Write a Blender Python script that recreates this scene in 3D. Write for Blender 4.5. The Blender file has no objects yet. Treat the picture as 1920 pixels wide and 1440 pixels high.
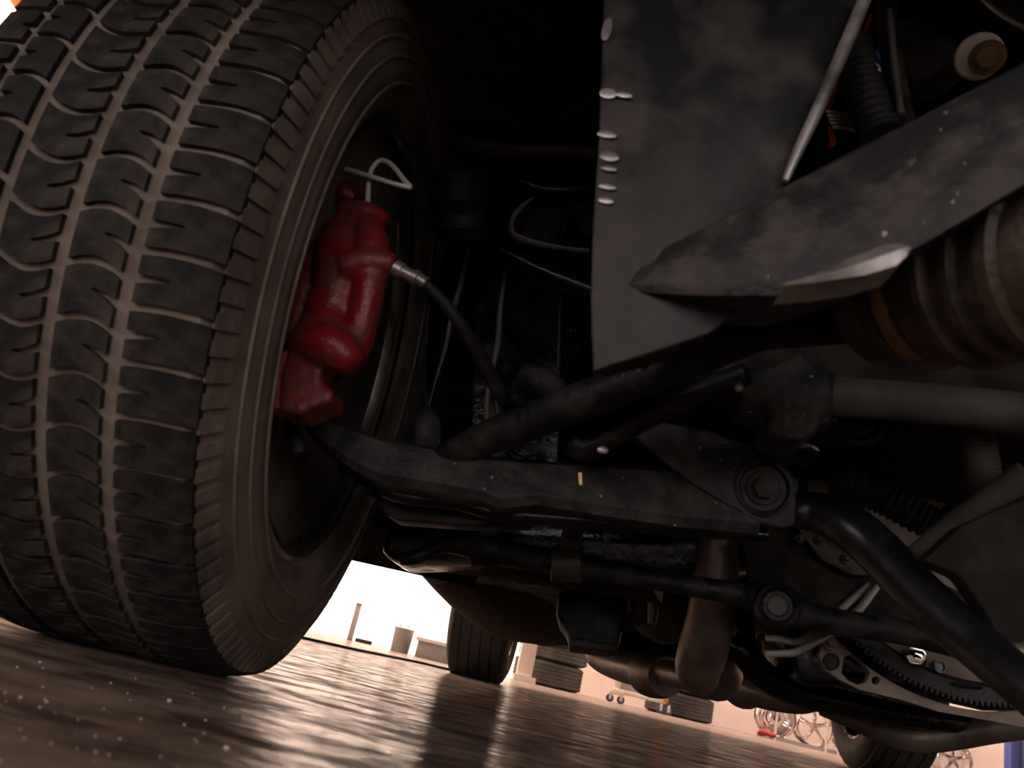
import bpy, bmesh, math, random
from mathutils import Vector, Matrix

# ------------------------------------------------------------------ camera
FPX = 1479.0
YAW, PITCH, ROLL = math.radians(8.55), math.radians(19.543), math.radians(13.254)
CAM = Vector((0, 0, 0.0586))
FWD = Vector((-math.sin(YAW)*math.cos(PITCH), math.cos(YAW)*math.cos(PITCH), math.sin(PITCH)))
_r0 = Vector((math.cos(YAW), math.sin(YAW), 0)); _u0 = _r0.cross(FWD)
RT = _r0*math.cos(ROLL) + _u0*math.sin(ROLL)
UP = -_r0*math.sin(ROLL) + _u0*math.cos(ROLL)
sc = bpy.context.scene
COL = sc.collection
cd = bpy.data.cameras.new('camera'); co = bpy.data.objects.new('camera', cd); COL.objects.link(co)
mw = Matrix((RT, UP, -FWD)).transposed().to_4x4(); mw.translation = CAM; co.matrix_world = mw
cd.sensor_width = 36; cd.lens = FPX/1920*36; cd.clip_start = 0.01; cd.clip_end = 100
cd.dof.use_dof = True; cd.dof.focus_distance = 1.3; cd.dof.aperture_fstop = 11.5
sc.camera = co
# ------------------------------------------------------------------ world, exposure
w = bpy.data.worlds.new('world'); sc.world = w; w.use_nodes = True
w.node_tree.nodes['Background'].inputs[0].default_value = (1, .93, .88, 1)
w.node_tree.nodes['Background'].inputs[1].default_value = 0.02
vs = sc.view_settings
vs.view_transform = 'Standard'; vs.look = 'None'; vs.gamma = 1.0; vs.use_curve_mapping = False
vs.exposure = 0.0
LAMP_REAR, LAMP_FRONT, WINDOW, FRONT_FILL, SIDE_FILL = 330.0, 11.0, 3.2, 1.6, 3.5  # last two drive added, unseen fill panels
random.seed(7)

# ------------------------------------------------------------------ helpers: places
def ray(px, py): return FWD + RT*((px-960)/FPX) - UP*((py-720)/FPX)
def A(px, py, Y):                      # a point of the car at depth Y behind the camera
    d = ray(px, py); return CAM + d*((Y-CAM.y)/d.y)
def dep(P): return (P-CAM).dot(FWD)
HD = Vector((-math.sin(YAW), math.cos(YAW), 0)); RR = Vector((math.cos(YAW), math.sin(YAW), 0))
def B(u, v, z): return RR*u + HD*v + Vector((0, 0, z))      # room coordinates
def Bp(px, py, v):
    d = ray(px, py); P = CAM + d*(v/d.dot(HD)); return P
def BF(px, v):                         # floor point below/at pixel column at room depth v
    lo, hi = 0, 2000
    for _ in range(40):
        m = (lo+hi)/2
        if Bp(px, m, v).z > 0: lo = m
        else: hi = m
    return Bp(px, m, v)

# ------------------------------------------------------------------ helpers: mesh
def perp(d):
    d = d.normalized(); a = Vector((0, 0, 1)) if abs(d.z) < .9 else Vector((1, 0, 0))
    x = d.cross(a).normalized(); return x, d.cross(x).normalized()
def cat(pts, k=6):
    if len(pts) < 3: return pts
    out = []; n = len(pts)
    for i in range(n-1):
        p0 = pts[max(i-1, 0)]; p1 = pts[i]; p2 = pts[i+1]; p3 = pts[min(i+2, n-1)]
        for j in range(k):
            t = j/k
            out.append(tuple(.5*(2*b+(c-a)*t+(2*a-5*b+4*c-d)*t*t+(3*b-a-3*c+d)*t**3) for a, b, c, d in zip(p0, p1, p2, p3)))
    out.append(tuple(pts[-1])); return out
class MB:
    def __init__(s): s.v = []; s.f = []
    def add(s, vs_, fs):
        o = len(s.v); s.v += [Vector(v) for v in vs_]; s.f += [tuple(i+o for i in f) for f in fs]
    def rings(s, R, cap=True, close=False):
        o = len(s.v); n = len(R[0])
        for r in R: s.v += [Vector(p) for p in r]
        m = len(R)
        for i in range(m if close else m-1):
            a = o+i*n; b = o+((i+1) % m)*n
            for j in range(n):
                k = (j+1) % n; s.f.append((a+j, a+k, b+k, b+j))
        if cap and not close:
            s.f.append(tuple(o+j for j in reversed(range(n)))); s.f.append(tuple(o+(m-1)*n+j for j in range(n)))
    def tube(s, pts, rad, n=14, k=6, flat=1.0, upv=None):
        pts = [Vector(p) for p in pts]
        if not isinstance(rad, (list, tuple)): rad = [rad]*len(pts)
        q = cat([(*p, r) for p, r in zip(pts, rad)], k)
        P = [Vector(a[:3]) for a in q]; Rr = [a[3] for a in q]; R = []; x = None
        for i, p in enumerate(P):
            d = (P[min(i+1, len(P)-1)]-P[max(i-1, 0)]).normalized()
            if x is None:
                x = upv.cross(d).normalized() if upv else perp(d)[0]
            x = (x - d*x.dot(d)).normalized(); y = d.cross(x)
            R.append([p + x*(Rr[i]*math.cos(2*math.pi*j/n)) + y*(Rr[i]*flat*math.sin(2*math.pi*j/n)) for j in range(n)])
        s.rings(R)
    def lathe(s, c, ax, prof, n=32, a0=0, a1=None, cap=True):   # prof: (axial, radius)
        c = Vector(c); ax = Vector(ax).normalized(); x, y = perp(ax)
        full = a1 is None
        R = [[c+ax*a+(x*math.cos(t)+y*math.sin(t))*max(r, 1e-5) for t in [2*math.pi*j/n for j in range(n)]] for a, r in prof]
        s.rings(R, cap=cap)
    def box(s, c, h, rot=None, ax=None):
        c = Vector(c); X, Y, Z = ax if ax else (Vector((1, 0, 0)), Vector((0, 1, 0)), Vector((0, 0, 1)))
        if rot: X, Y, Z = [rot @ k for k in (X, Y, Z)]
        vv = [c+X*(h[0]*a)+Y*(h[1]*b)+Z*(h[2]*d) for a in (-1, 1) for b in (-1, 1) for d in (-1, 1)]
        s.add(vv, [(0, 1, 3, 2), (4, 6, 7, 5), (0, 4, 5, 1), (2, 3, 7, 6), (0, 2, 6, 4), (1, 5, 7, 3)])
    def slab(s, poly, off):
        n = len(poly); off = Vector(off); P = [Vector(p) for p in poly]
        s.add(P+[p+off for p in P], [tuple(range(n)), tuple(reversed(range(n, 2*n)))]+[(i, i+n, (i+1) % n+n, (i+1) % n) for i in range(n)])
    def ball(s, c, r, n=16, m=10, sq=(1, 1, 1)):
        c = Vector(c); R = []
        for i in range(1, m):
            t = math.pi*i/m
            R.append([c+Vector((sq[0]*r*math.sin(t)*math.cos(2*math.pi*j/n), sq[1]*r*math.sin(t)*math.sin(2*math.pi*j/n), sq[2]*r*math.cos(t))) for j in range(n)])
        s.rings(R)
    def mesh(s, name, bevel=0, seg=2, smooth=True, angle=35):
        me = bpy.data.meshes.new(name); me.from_pydata([tuple(v) for v in s.v], [], s.f)
        bm = bmesh.new(); bm.from_mesh(me)
        bmesh.ops.remove_doubles(bm, verts=bm.verts, dist=1e-6)
        bmesh.ops.recalc_face_normals(bm, faces=bm.faces)
        if bevel:
            es = [e for e in bm.edges if len(e.link_faces) == 2 and e.calc_face_angle(0) > .5]
            bmesh.ops.bevel(bm, geom=es, offset=bevel, segments=seg, profile=.5, affect='EDGES', clamp_overlap=True)
        if smooth:
            for f in bm.faces: f.smooth = True
            for e in bm.edges:
                if len(e.link_faces) == 2 and e.calc_face_angle(0) > math.radians(angle): e.smooth = False
        bm.to_mesh(me); bm.free(); return me
    def build(s, name, mat, parent=None, bevel=0, seg=2, smooth=True, label=None, angle=35):
        return obj(name, s.mesh(name, bevel, seg, smooth, angle), mat, parent, label)
def obj(name, me, mat, parent=None, label=None):
    o = bpy.data.objects.new(name, me); COL.objects.link(o)
    if mat and not me.materials: me.materials.append(mat)
    if parent: par(o, parent)
    if label: o['label'] = label
    return o
INV = {}
def par(o, p):
    o.parent = p
    if p.name in INV: o.matrix_parent_inverse = INV[p.name]
def thing(name, label, cat_, loc=(0, 0, 0), group=None):
    o = bpy.data.objects.new(name, None); COL.objects.link(o); o.empty_display_size = .1
    o.location = loc; INV[o.name] = Matrix.Translation(-Vector(loc)); tag(o, label, cat_, group); return o
def tag(o, label, cat_, group=None):
    o['label'] = label; o['category'] = cat_
    if group: o['group'] = group
    return o
def struct(o): o['kind'] = 'structure'; return o
def fuse(mb, name, mat, parent, voxel=.003, it=4, label=None):
    o = mb.build(name, None, None, smooth=False)
    m = o.modifiers.new('r', 'REMESH'); m.mode = 'VOXEL'; m.voxel_size = voxel
    m2 = o.modifiers.new('s', 'SMOOTH'); m2.iterations = it; m2.factor = .5
    dg = bpy.context.evaluated_depsgraph_get()
    me = bpy.data.meshes.new_from_object(o.evaluated_get(dg))
    o.modifiers.clear(); o.data = me
    for p in me.polygons: p.use_smooth = True
    me.materials.clear(); me.materials.append(mat)
    if parent: par(o, parent)
    if label: o['label'] = label
    return o
# tube given by (px, py, Y, radius in pixels)
def pt(mb, L, n=14, k=6, flat=1.0, upv=None):
    P = [A(x, y, Y) for x, y, Y, r in L]
    mb.tube(P, [r*dep(p)/FPX for (x, y, Y, r), p in zip(L, P)], n, k, flat, upv); return mb
def plate(poly, th, Y):
    f = Y if callable(Y) else (lambda x, y: Y)
    m = MB(); m.slab([A(x, y, f(x, y)) for x, y in poly], (0, th, 0)); return m
def holed(outer, holes, off, name, mat, parent, label=None):
    bm = bmesh.new()
    for loop in [outer]+holes:
        vs_ = [bm.verts.new(p) for p in loop]
        for i in range(len(vs_)): bm.edges.new((vs_[i], vs_[(i+1) % len(vs_)]))
    bmesh.ops.triangle_fill(bm, use_beauty=True, use_dissolve=False, edges=bm.edges[:])
    r = bmesh.ops.extrude_face_region(bm, geom=bm.faces[:])
    bmesh.ops.translate(bm, vec=Vector(off), verts=[g for g in r['geom'] if isinstance(g, bmesh.types.BMVert)])
    bmesh.ops.recalc_face_normals(bm, faces=bm.faces)
    me = bpy.data.meshes.new(name); bm.to_mesh(me); bm.free()
    return obj(name, me, mat, parent, label)
def corrugated(L, ribs, amp=.12):                 # tube with rings
    P = [A(x, y, Y) for x, y, Y, r in L]; q = cat([(*p, r*dep(p)/FPX) for (x, y, Y, r), p in zip(L, P)], 8)
    m = MB(); pts = []; rad = []; n = ribs*4
    for i in range(n+1):
        t = i/n*(len(q)-1); a = int(min(t, len(q)-2)); f = t-a
        z = [q[a][j]*(1-f)+q[a+1][j]*f for j in range(4)]
        pts.append(z[:3]); rad.append(z[3]*(1+amp*math.cos(i*math.pi/2)))
    m.tube(pts, rad, 14, 1); return m
def bolt(P, ax, r, h, mat, parent, name='bolt'):
    m = MB(); m.lathe(P, ax, [(0, r*1.5), (h*.25, r*1.5), (h*.3, r*1.45)], 20)
    m.lathe(Vector(P)+Vector(ax).normalized()*h*.25, ax, [(0, r), (h*.7, r), (h*.75, r*.85)], 6)
    return m.build(name, mat, parent)

# ------------------------------------------------------------------ materials
def mat(name, base, rough=.5, metal=0, dirt=None, amt=.5, scale=12, bump=0, bscale=60, emit=None, strength=0, stretch=None, spec=None, coat=0, speck=None, rvar=0):
    m = bpy.data.materials.new(name); m.use_nodes = True; N = m.node_tree.nodes; Lk = m.node_tree.links
    p = N['Principled BSDF']; p.inputs['Base Color'].default_value = (*base, 1); p.inputs['Roughness'].default_value = rough; p.inputs['Metallic'].default_value = metal
    if spec is not None: p.inputs['Specular IOR Level'].default_value = spec
    p.inputs['Coat Weight'].default_value = coat; p.inputs['Coat Roughness'].default_value = .08
    tc = N.new('ShaderNodeTexCoord'); vec = tc.outputs['Object']
    if stretch:
        mp = N.new('ShaderNodeMapping'); mp.inputs['Scale'].default_value = stretch; Lk.new(vec, mp.inputs[0]); vec = mp.outputs[0]
    cur = None
    if dirt:
        no = N.new('ShaderNodeTexNoise'); no.inputs['Scale'].default_value = scale; no.inputs['Detail'].default_value = 6; no.inputs['Roughness'].default_value = .62; Lk.new(vec, no.inputs[0])
        cr = N.new('ShaderNodeValToRGB'); cr.color_ramp.elements[0].position = .62-.4*amt; cr.color_ramp.elements[1].position = .82-.3*amt; Lk.new(no.outputs[0], cr.inputs[0])
        mx = N.new('ShaderNodeMix'); mx.data_type = 'RGBA'; mx.inputs[6].default_value = (*base, 1); mx.inputs[7].default_value = (*dirt, 1); Lk.new(cr.outputs[0], mx.inputs[0]); cur = mx.outputs[2]
        if rvar:
            mr = N.new('ShaderNodeMapRange'); mr.inputs[3].default_value = rough; mr.inputs[4].default_value = rough+rvar; Lk.new(cr.outputs[0], mr.inputs[0]); Lk.new(mr.outputs[0], p.inputs['Roughness'])
    if speck:
        n3 = N.new('ShaderNodeTexNoise'); n3.inputs['Scale'].default_value = speck[1]; n3.inputs['Detail'].default_value = 2; Lk.new(tc.outputs['Object'], n3.inputs[0])
        c3 = N.new('ShaderNodeValToRGB'); c3.color_ramp.elements[0].position = speck[2]; c3.color_ramp.elements[1].position = speck[2]+.02; Lk.new(n3.outputs[0], c3.inputs[0])
        m3 = N.new('ShaderNodeMix'); m3.data_type = 'RGBA'; Lk.new(c3.outputs[0], m3.inputs[0]); m3.inputs[7].default_value = (*speck[0], 1)
        if cur: Lk.new(cur, m3.inputs[6])
        else: m3.inputs[6].default_value = (*base, 1)
        cur = m3.outputs[2]
    if cur: Lk.new(cur, p.inputs['Base Color'])
    if bump:
        n2 = N.new('ShaderNodeTexNoise'); n2.inputs['Scale'].default_value = bscale; n2.inputs['Detail'].default_value = 5; Lk.new(vec, n2.inputs[0])
        bp = N.new('ShaderNodeBump'); bp.inputs['Strength'].default_value = bump; bp.inputs['Distance'].default_value = .004; Lk.new(n2.outputs[0], bp.inputs['Height']); Lk.new(bp.outputs[0], p.inputs['Normal'])
    if emit: p.inputs['Emission Color'].default_value = (*emit, 1); p.inputs['Emission Strength'].default_value = strength
    return m
M = {}
M['block'] = mat('tread_rubber', (.013, .0128, .0135), .75, spec=.25, dirt=(.065, .055, .048), amt=.50, scale=34, bump=.3, bscale=160)
M['groove'] = mat('dusty_groove_rubber', (.26, .215, .185), .9, spec=.2, dirt=(.16, .13, .115), amt=.5, scale=20, bump=.3, bscale=120)
M['sidewall'] = mat('sidewall_rubber', (.10, .085, .074), .75, spec=.3, dirt=(.24, .20, .172), amt=.5, scale=9, bump=.15, bscale=60, stretch=(7, 1, 1))
M['fartire'] = mat('worn_tyre_rubber', (.03, .028, .027), .7, dirt=(.06, .052, .046), amt=.5, scale=9, bump=.2)
M['rim'] = mat('dark_wheel_metal', (.34, .33, .32), .13, .9, dirt=(.17, .15, .135), amt=.45, scale=14, rvar=.5, speck=((.2, .19, .18), 160, .72))
M['black'] = mat('black_chassis_paint', (.010, .010, .011), .42, spec=.35, dirt=(.045, .039, .036), amt=.42, scale=34, rvar=.3, bump=.3, bscale=180)
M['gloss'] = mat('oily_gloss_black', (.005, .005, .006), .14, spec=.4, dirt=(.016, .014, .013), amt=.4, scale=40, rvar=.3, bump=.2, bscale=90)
M['dusty'] = mat('dusty_black_steel', (.026, .025, .027), .5, spec=.35, dirt=(.085, .077, .074), amt=.45, scale=38, rvar=.25, bump=.35, bscale=200, speck=((.45, .41, .37), 190, .73))
M['panel'] = mat('smudged_black_panel', (.013, .013, .014), .4, spec=.35, dirt=(.075, .066, .064), amt=.42, scale=16, rvar=.3, bump=.12, bscale=60, speck=((.25, .16, .12), 90, .76))
M['grime'] = mat('oily_grime', (.014, .012, .011), .7, spec=.2, dirt=(.05, .037, .03), amt=.45, scale=26, bump=.4, bscale=120)
M['redflat'] = mat('faded_red_paint', (.36, .05, .05), .6, dirt=(.2, .04, .04), amt=.3, scale=60)
M['hosegloss'] = mat('polished_black_pipe', (.010, .010, .012), .30, spec=1.0, coat=.0, dirt=(.02, .019, .018), amt=.3, scale=60, rvar=.15)
M['red'] = mat('red_caliper_paint', (.22, .008, .012), .33, dirt=(.085, .032, .028), amt=.48, scale=38, rvar=.3, bump=.4, bscale=110, spec=.45)
M['clip'] = mat('zinc_wire', (.62, .61, .60), .5, .3)
M['drip'] = mat('dried_pale_drip', (.30, .27, .255), .7)
M['steel'] = mat('bare_grey_steel', (.42, .41, .40), .38, .8, dirt=(.2, .17, .15), amt=.35, scale=30)
M['grey'] = mat('grey_dusty_tube', (.105, .095, .090), .65, spec=.3, dirt=(.055, .048, .045), amt=.5, scale=24, bump=.2)
M['lightmetal'] = mat('worn_metal_and_glint', (.62, .6, .6), .35, .6, dirt=(.2, .19, .19), amt=.45, scale=26)
M['rust'] = mat('rusty_brown_metal', (.085, .060, .046), .5, .3, dirt=(.035, .031, .030), amt=.5, scale=45, bump=.3, bscale=160)
M['orangeRust'] = mat('orange_rust', (.19, .105, .045), .65, .2, dirt=(.06, .045, .035), amt=.45, scale=50)
M['rubber'] = mat('black_hose_rubber', (.013, .013, .014), .6, spec=.25, dirt=(.035, .032, .03), amt=.4, scale=14)
M['alu'] = mat('aluminium_line', (.55, .55, .54), .42, .7, dirt=(.28, .25, .22), amt=.4, scale=20)
M['cast'] = mat('tan_cast_metal', (.30, .235, .20), .6, .3, dirt=(.17, .13, .11), amt=.5, scale=30, bump=.25)
M['exhaust'] = mat('brown_exhaust_steel', (.30, .26, .225), .45, .6, dirt=(.16, .125, .10), amt=.5, scale=22, bump=.1)
M['muffler'] = mat('aluminised_steel', (.55, .54, .53), .4, .6, dirt=(.36, .33, .30), amt=.4, scale=18, bump=.08)
M['brass'] = mat('brass', (.5, .36, .13), .35, .9)
M['white'] = mat('white_plastic', (.62, .6, .56), .5, dirt=(.4, .37, .32), amt=.3)
M['chrome'] = mat('chrome', (.85, .8, .77), .06, 1)
M['wire_red'] = mat('red_wire', (.5, .04, .02), .45)
M['blue'] = mat('blue_paint', (.06, .09, .32), .45)
M['orange'] = mat('orange_paint', (.62, .22, .05), .45)
M['cream'] = mat('cream_paint', (.75, .66, .58), .5, dirt=(.6, .5, .42), amt=.3, scale=4)
M['bluegrey'] = mat('dark_blue_wheel', (.05, .06, .11), .4)
M['greycab'] = mat('grey_steel_cabinet', (.32, .3, .285), .5, dirt=(.22, .2, .19), amt=.4, scale=5)
M['redcloth'] = mat('red_cloth', (.35, .03, .03), .8, bump=.5)
M['housing'] = mat('lamp_housing_white', (.7, .68, .64), .5)
M['tube_rear'] = mat('lit_tube', (1, 1, 1), .5, emit=(1, .80, .66), strength=LAMP_REAR)
M['tube_front'] = mat('lit_tube_front', (1, 1, 1), .5, emit=(1, .93, .90), strength=LAMP_FRONT)
M['window'] = mat('daylit_glass', (.9, .9, .9), .3, emit=(1, .70, .54), strength=WINDOW)
M['front_fill'] = mat('front_fill_glow', (.9, .9, .9), .3, emit=(1, .97, .97), strength=FRONT_FILL)
M['side'] = mat('side_fill_glow', (.9, .9, .9), .3, emit=(1, .97, .98), strength=SIDE_FILL)
M['wall'] = mat('pink_beige_wall_paint', (.80, .66, .60), .75, dirt=(.7, .55, .47), amt=.4, scale=1.3, bump=.05)
M['ceiling'] = mat('pale_ceiling', (.6, .54, .49), .85, dirt=(.5, .45, .4), amt=.3, scale=2)

# floor: polished concrete with trowel streaks
fm = mat('polished_concrete', (.30, .24, .208), .12, dirt=(.13, .10, .085), amt=.5, scale=9.0, spec=.3, rvar=.14, speck=((.06, .045, .04), 26, .70)); M['floor'] = fm
N = fm.node_tree.nodes; Lk = fm.node_tree.links
tc = N.new('ShaderNodeTexCoord'); mp = N.new('ShaderNodeMapping'); mp.inputs['Rotation'].default_value = (0, 0, -YAW); mp.inputs['Scale'].default_value = (.8, 1.3, 1)
Lk.new(tc.outputs['Object'], mp.inputs[0])
n1 = N.new('ShaderNodeTexNoise'); n1.inputs['Scale'].default_value = 12; n1.inputs['Detail'].default_value = 7; n1.inputs['Roughness'].default_value = .6; Lk.new(mp.outputs[0], n1.inputs[0])
bp = N.new('ShaderNodeBump'); bp.inputs['Strength'].default_value = .35; bp.inputs['Distance'].default_value = .011
Lk.new(n1.outputs[0], bp.inputs['Height']); Lk.new(bp.outputs[0], N['Principled BSDF'].inputs['Normal'])
# matte dust film over the polish
df = N.new('ShaderNodeBsdfDiffuse'); df.inputs[0].default_value = (.25, .185, .15, 1)
nd = N.new('ShaderNodeTexNoise'); nd.inputs['Scale'].default_value = 17; nd.inputs['Detail'].default_value = 8; nd.inputs['Roughness'].default_value = .65; Lk.new(mp.outputs[0], nd.inputs[0])
rp_ = N.new('ShaderNodeMapRange'); rp_.inputs[1].default_value = .42; rp_.inputs[2].default_value = .58; rp_.inputs[3].default_value = .45; rp_.inputs[4].default_value = .92; Lk.new(nd.outputs[0], rp_.inputs[0])
mxs = N.new('ShaderNodeMixShader'); Lk.new(rp_.outputs[0], mxs.inputs[0]); Lk.new(N['Principled BSDF'].outputs[0], mxs.inputs[1]); Lk.new(df.outputs[0], mxs.inputs[2]); Lk.new(mxs.outputs[0], N['Material Output'].inputs[0])
nc = N.new('ShaderNodeMix'); nc.data_type = 'RGBA'; nc.inputs[6].default_value = (.34, .26, .22, 1); nc.inputs[7].default_value = (.085, .062, .052, 1)
ncr = N.new('ShaderNodeMapRange'); ncr.inputs[1].default_value = .44; ncr.inputs[2].default_value = .60; Lk.new(n1.outputs[0], ncr.inputs[0]); Lk.new(ncr.outputs[0], nc.inputs[0]); Lk.new(nc.outputs[2], df.inputs[0])

# ================================================================== the hall
U0, U1, V0, V1, H = -6.5, 9.0, -7.0, 8.5, 3.9
def roombox(name, u0, u1, v0, v1, z0, z1, m, parent=None, bevel=0):
    b = MB(); c = B((u0+u1)/2, (v0+v1)/2, (z0+z1)/2); b.box(c, ((u1-u0)/2, (v1-v0)/2, (z1-z0)/2), ax=(RR, HD, Vector((0, 0, 1))))
    return b.build(name, m, parent, bevel=bevel)
floor = struct(roombox('floor', U0, U1, V0, V1, -.1, 0, M['floor']))
struct(roombox('ceiling', U0, U1, V0, V1, H, H+.1, M['ceiling']))
WU0, WU1, WZ = -2.6, .86, 2.9            # bright glazed door opening in the far wall
bw = MB()
for u0, u1, z0, z1 in ((U0, WU0, 0, H), (WU1, U1, 0, H), (WU0, WU1, WZ, H)):
    bw.box(B((u0+u1)/2, V1+.1, (z0+z1)/2), ((u1-u0)/2, .1, (z1-z0)/2), ax=(RR, HD, Vector((0, 0, 1))))
struct(bw.build('wall_back', M['wall']))
struct(roombox('wall_left', U0-.2, U0, V0, V1, 0, H, M['wall']))
struct(roombox('wall_right', U1, U1+.2, V0, V1, 0, H, M['wall']))
struct(roombox('wall_front', U0, U1, V0-.2, V0, 0, H, M['wall']))
win = struct(roombox('window_1', WU0, WU1, V1+.12, V1+.14, .0, WZ, M['window']))
for k in range(2): roombox('mullion', WU0+k*(WU1-WU0)-.02, WU0+k*(WU1-WU0)+.02, V1+.07, V1+.118, 0, WZ, M['cream'], win)
# unseen glowing panel added on the front wall as fill, behind the camera
fd = struct(roombox('front_fill_panel', -4.2, 4.6, V0+.001, V0+.02, .05, 3.0, M['front_fill']))
for k in range(6): roombox('front_fill_mullion', -4.2+k*1.76-.03, -4.2+k*1.76+.03, V0+.021, V0+.06, 0, 3.02, M['cream'], fd)
for k in range(5): roombox('front_fill_rail', -4.2, 4.6, V0+.061, V0+.07, .02+k*.74, .08+k*.74, M['cream'], fd)
sd = struct(roombox('side_fill_panel', U0+.001, U0+.02, -6.2, -2.6, .25, 2.6, M['side']))  # unseen glowing panel added on the left wall for the black pipe's highlight
for k in range(4): roombox('side_fill_mullion', U0+.021, U0+.05, -6.2+k*1.2-.03, -6.2+k*1.2+.03, .25, 2.6, M['cream'], sd)
def FZ(px, py):
    d = ray(px, py); return CAM + d*(-CAM.z/d.z)
cq = MB(); cq.tube([FZ(x, y)+Vector((0, 0, .0055)) for x, y in ((520, 1188), (600, 1206), (660, 1219), (720, 1231), (780, 1243), (835, 1256), (870, 1264))], .0055, 10, 4)
tag(cq.build('floor_cord', M['rubber']), 'thin dark cord lying across the bright floor left of the rear tyre', 'cord')
# crumbs swept up in front of the tyre
cb = MB(); rg = random.Random(3)
for i in range(80):
    px, py = rg.uniform(-100, 480), rg.uniform(1235, 1480)
    if py < 1215+.22*px: continue
    P = FZ(px, py); r = rg.uniform(.0008, .0019)*dep(P)*(1 if rg.random() < .85 else 1.7)
    cb.ball(P+Vector((0, 0, r*.6)), r, 6, 4, (rg.uniform(.7, 1.5), rg.uniform(.7, 1.3), .8))
o = cb.build('floor_crumbs', M['cream'], smooth=False); o['kind'] = 'stuff'; tag(o, 'pale grit scattered on the dark floor before the front tyre', 'grit')
# ================================================================== the car
car = thing('car', 'black car seen from below with wide dusty front tyre and red caliper', 'car', (.375, 2.0, 0))
# ---------------- front tyre
TR = .336; STEER = math.radians(5.0)
WC = Vector((-.374, .725, .3355))
tm = MB()
prof = [(.075, .215), (.088, .222), (.099, .231), (.103, .238), (.1035, .243), (.1085, .250), (.1125, .262), (.1125, .272), (.110, .276), (.110, .288), (.1075, .292), (.104, .304),
        (.0985, .314), (.0935, .322), (.085, .330), (.07, .3315), (-.094, .3315), (-.107, .330), (-.1145, .3225), (-.122, .312), (-.132, .29), (-.1345, .265), (-.123, .238), (-.111, .222), (-.095, .215)]
tm.lathe((0, 0, 0), (1, 0, 0), prof, 96)
tme = tm.mesh('tire'); tme.materials.append(M['groove']); tme.materials.append(M['sidewall'])
for p in tme.polygons:
    c = p.center; p.material_index = 0 if (-.112 < c.x < .09 and math.hypot(c.y, c.z) > .3) else 1
def wheelmat(loc, rz): return Matrix.Translation(loc) @ Matrix.Rotation(rz, 4, 'Z')
tire = obj('tire', tme, None, car, 'wide front tyre with dusty brown grooves')
tire.matrix_basis = wheelmat(WC, STEER)
NB = 60; pitch = 2*math.pi*TR/NB
def block_mesh(t0, t1, bow, notch, shoulder=0, gap=.0052):
    # outline in (s,t): lateral edges bow along s; a sipe cut from one side
    def e(t, s0):
        f = (t-t0)/(t1-t0); return s0 + bow*(f-.5)**2*4*(1 if bow else 0) + (.25*abs(bow))*f
    h = (pitch-gap)/2; nt, depth = notch; sw = .0030
    tn = t1-(t1-t0)*depth if nt > 0 else t0+(t1-t0)*depth
    K = 5; ts = sorted(set([t0+(t1-t0)*i/K for i in range(K+1)]+[tn]))
    def wid(t):
        f = (t-tn)/(t1-tn) if nt > 0 else (t-tn)/(t0-tn)
        return 0 if f <= 1e-6 else sw*(.25+.75*f)
    def P(s, t, r):
        a = s/TR
        if shoulder and abs(t-shoulder) < .03: r -= .0055*(1-abs(t-shoulder)/.03)**2
        return Vector((t, -r*math.cos(a), -r*math.sin(a)))
    bm = bmesh.new()
    for sg in (-1, 1):
        if True:
            pts = [((e(t, sg*h), t), (e(t, 0)+sg*wid(t), t)) for t in ts]
            loop = [p[0] for p in pts]+[p[1] for p in reversed(pts)]
            top = [bm.verts.new(P(s_, t_, TR)) for s_, t_ in loop]; bot = [bm.verts.new(P(s_, t_, TR-.0062)) for s_, t_ in loop]; n = len(loop)
            for q in range(len(ts)-1): bm.faces.new((top[q], top[q+1], top[n-2-q], top[n-1-q]))
            for q in range(n): bm.faces.new((top[q], bot[q], bot[(q+1) % n], top[(q+1) % n]))
    bmesh.ops.remove_doubles(bm, verts=bm.verts, dist=1e-6)
    bmesh.ops.recalc_face_normals(bm, faces=bm.faces)
    me = bpy.data.meshes.new('tread_block'); bm.to_mesh(me); bm.free(); me.materials.append(M['block']); return me
ribs = [(.0432, .0935, .0018, (-1, .45), .0935), (-.0022, .0325, .0055, (1, .48), 0), (-.048, -.0125, -.0055, (1, .45), 0), (-.0815, -.0575, .004, (-1, .4), 0), (-.1145, -.0885, 0, (1, .3), -.1145)]
for i, (t0, t1, bow, nt, sh) in enumerate(ribs):
    me = block_mesh(t0, t1, bow, nt, sh)
    for k in range(NB):
        o = obj('tread_block', me, None, tire); o.rotation_euler = (2*math.pi*(k+.37*i)/NB, 0, 0)
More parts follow.
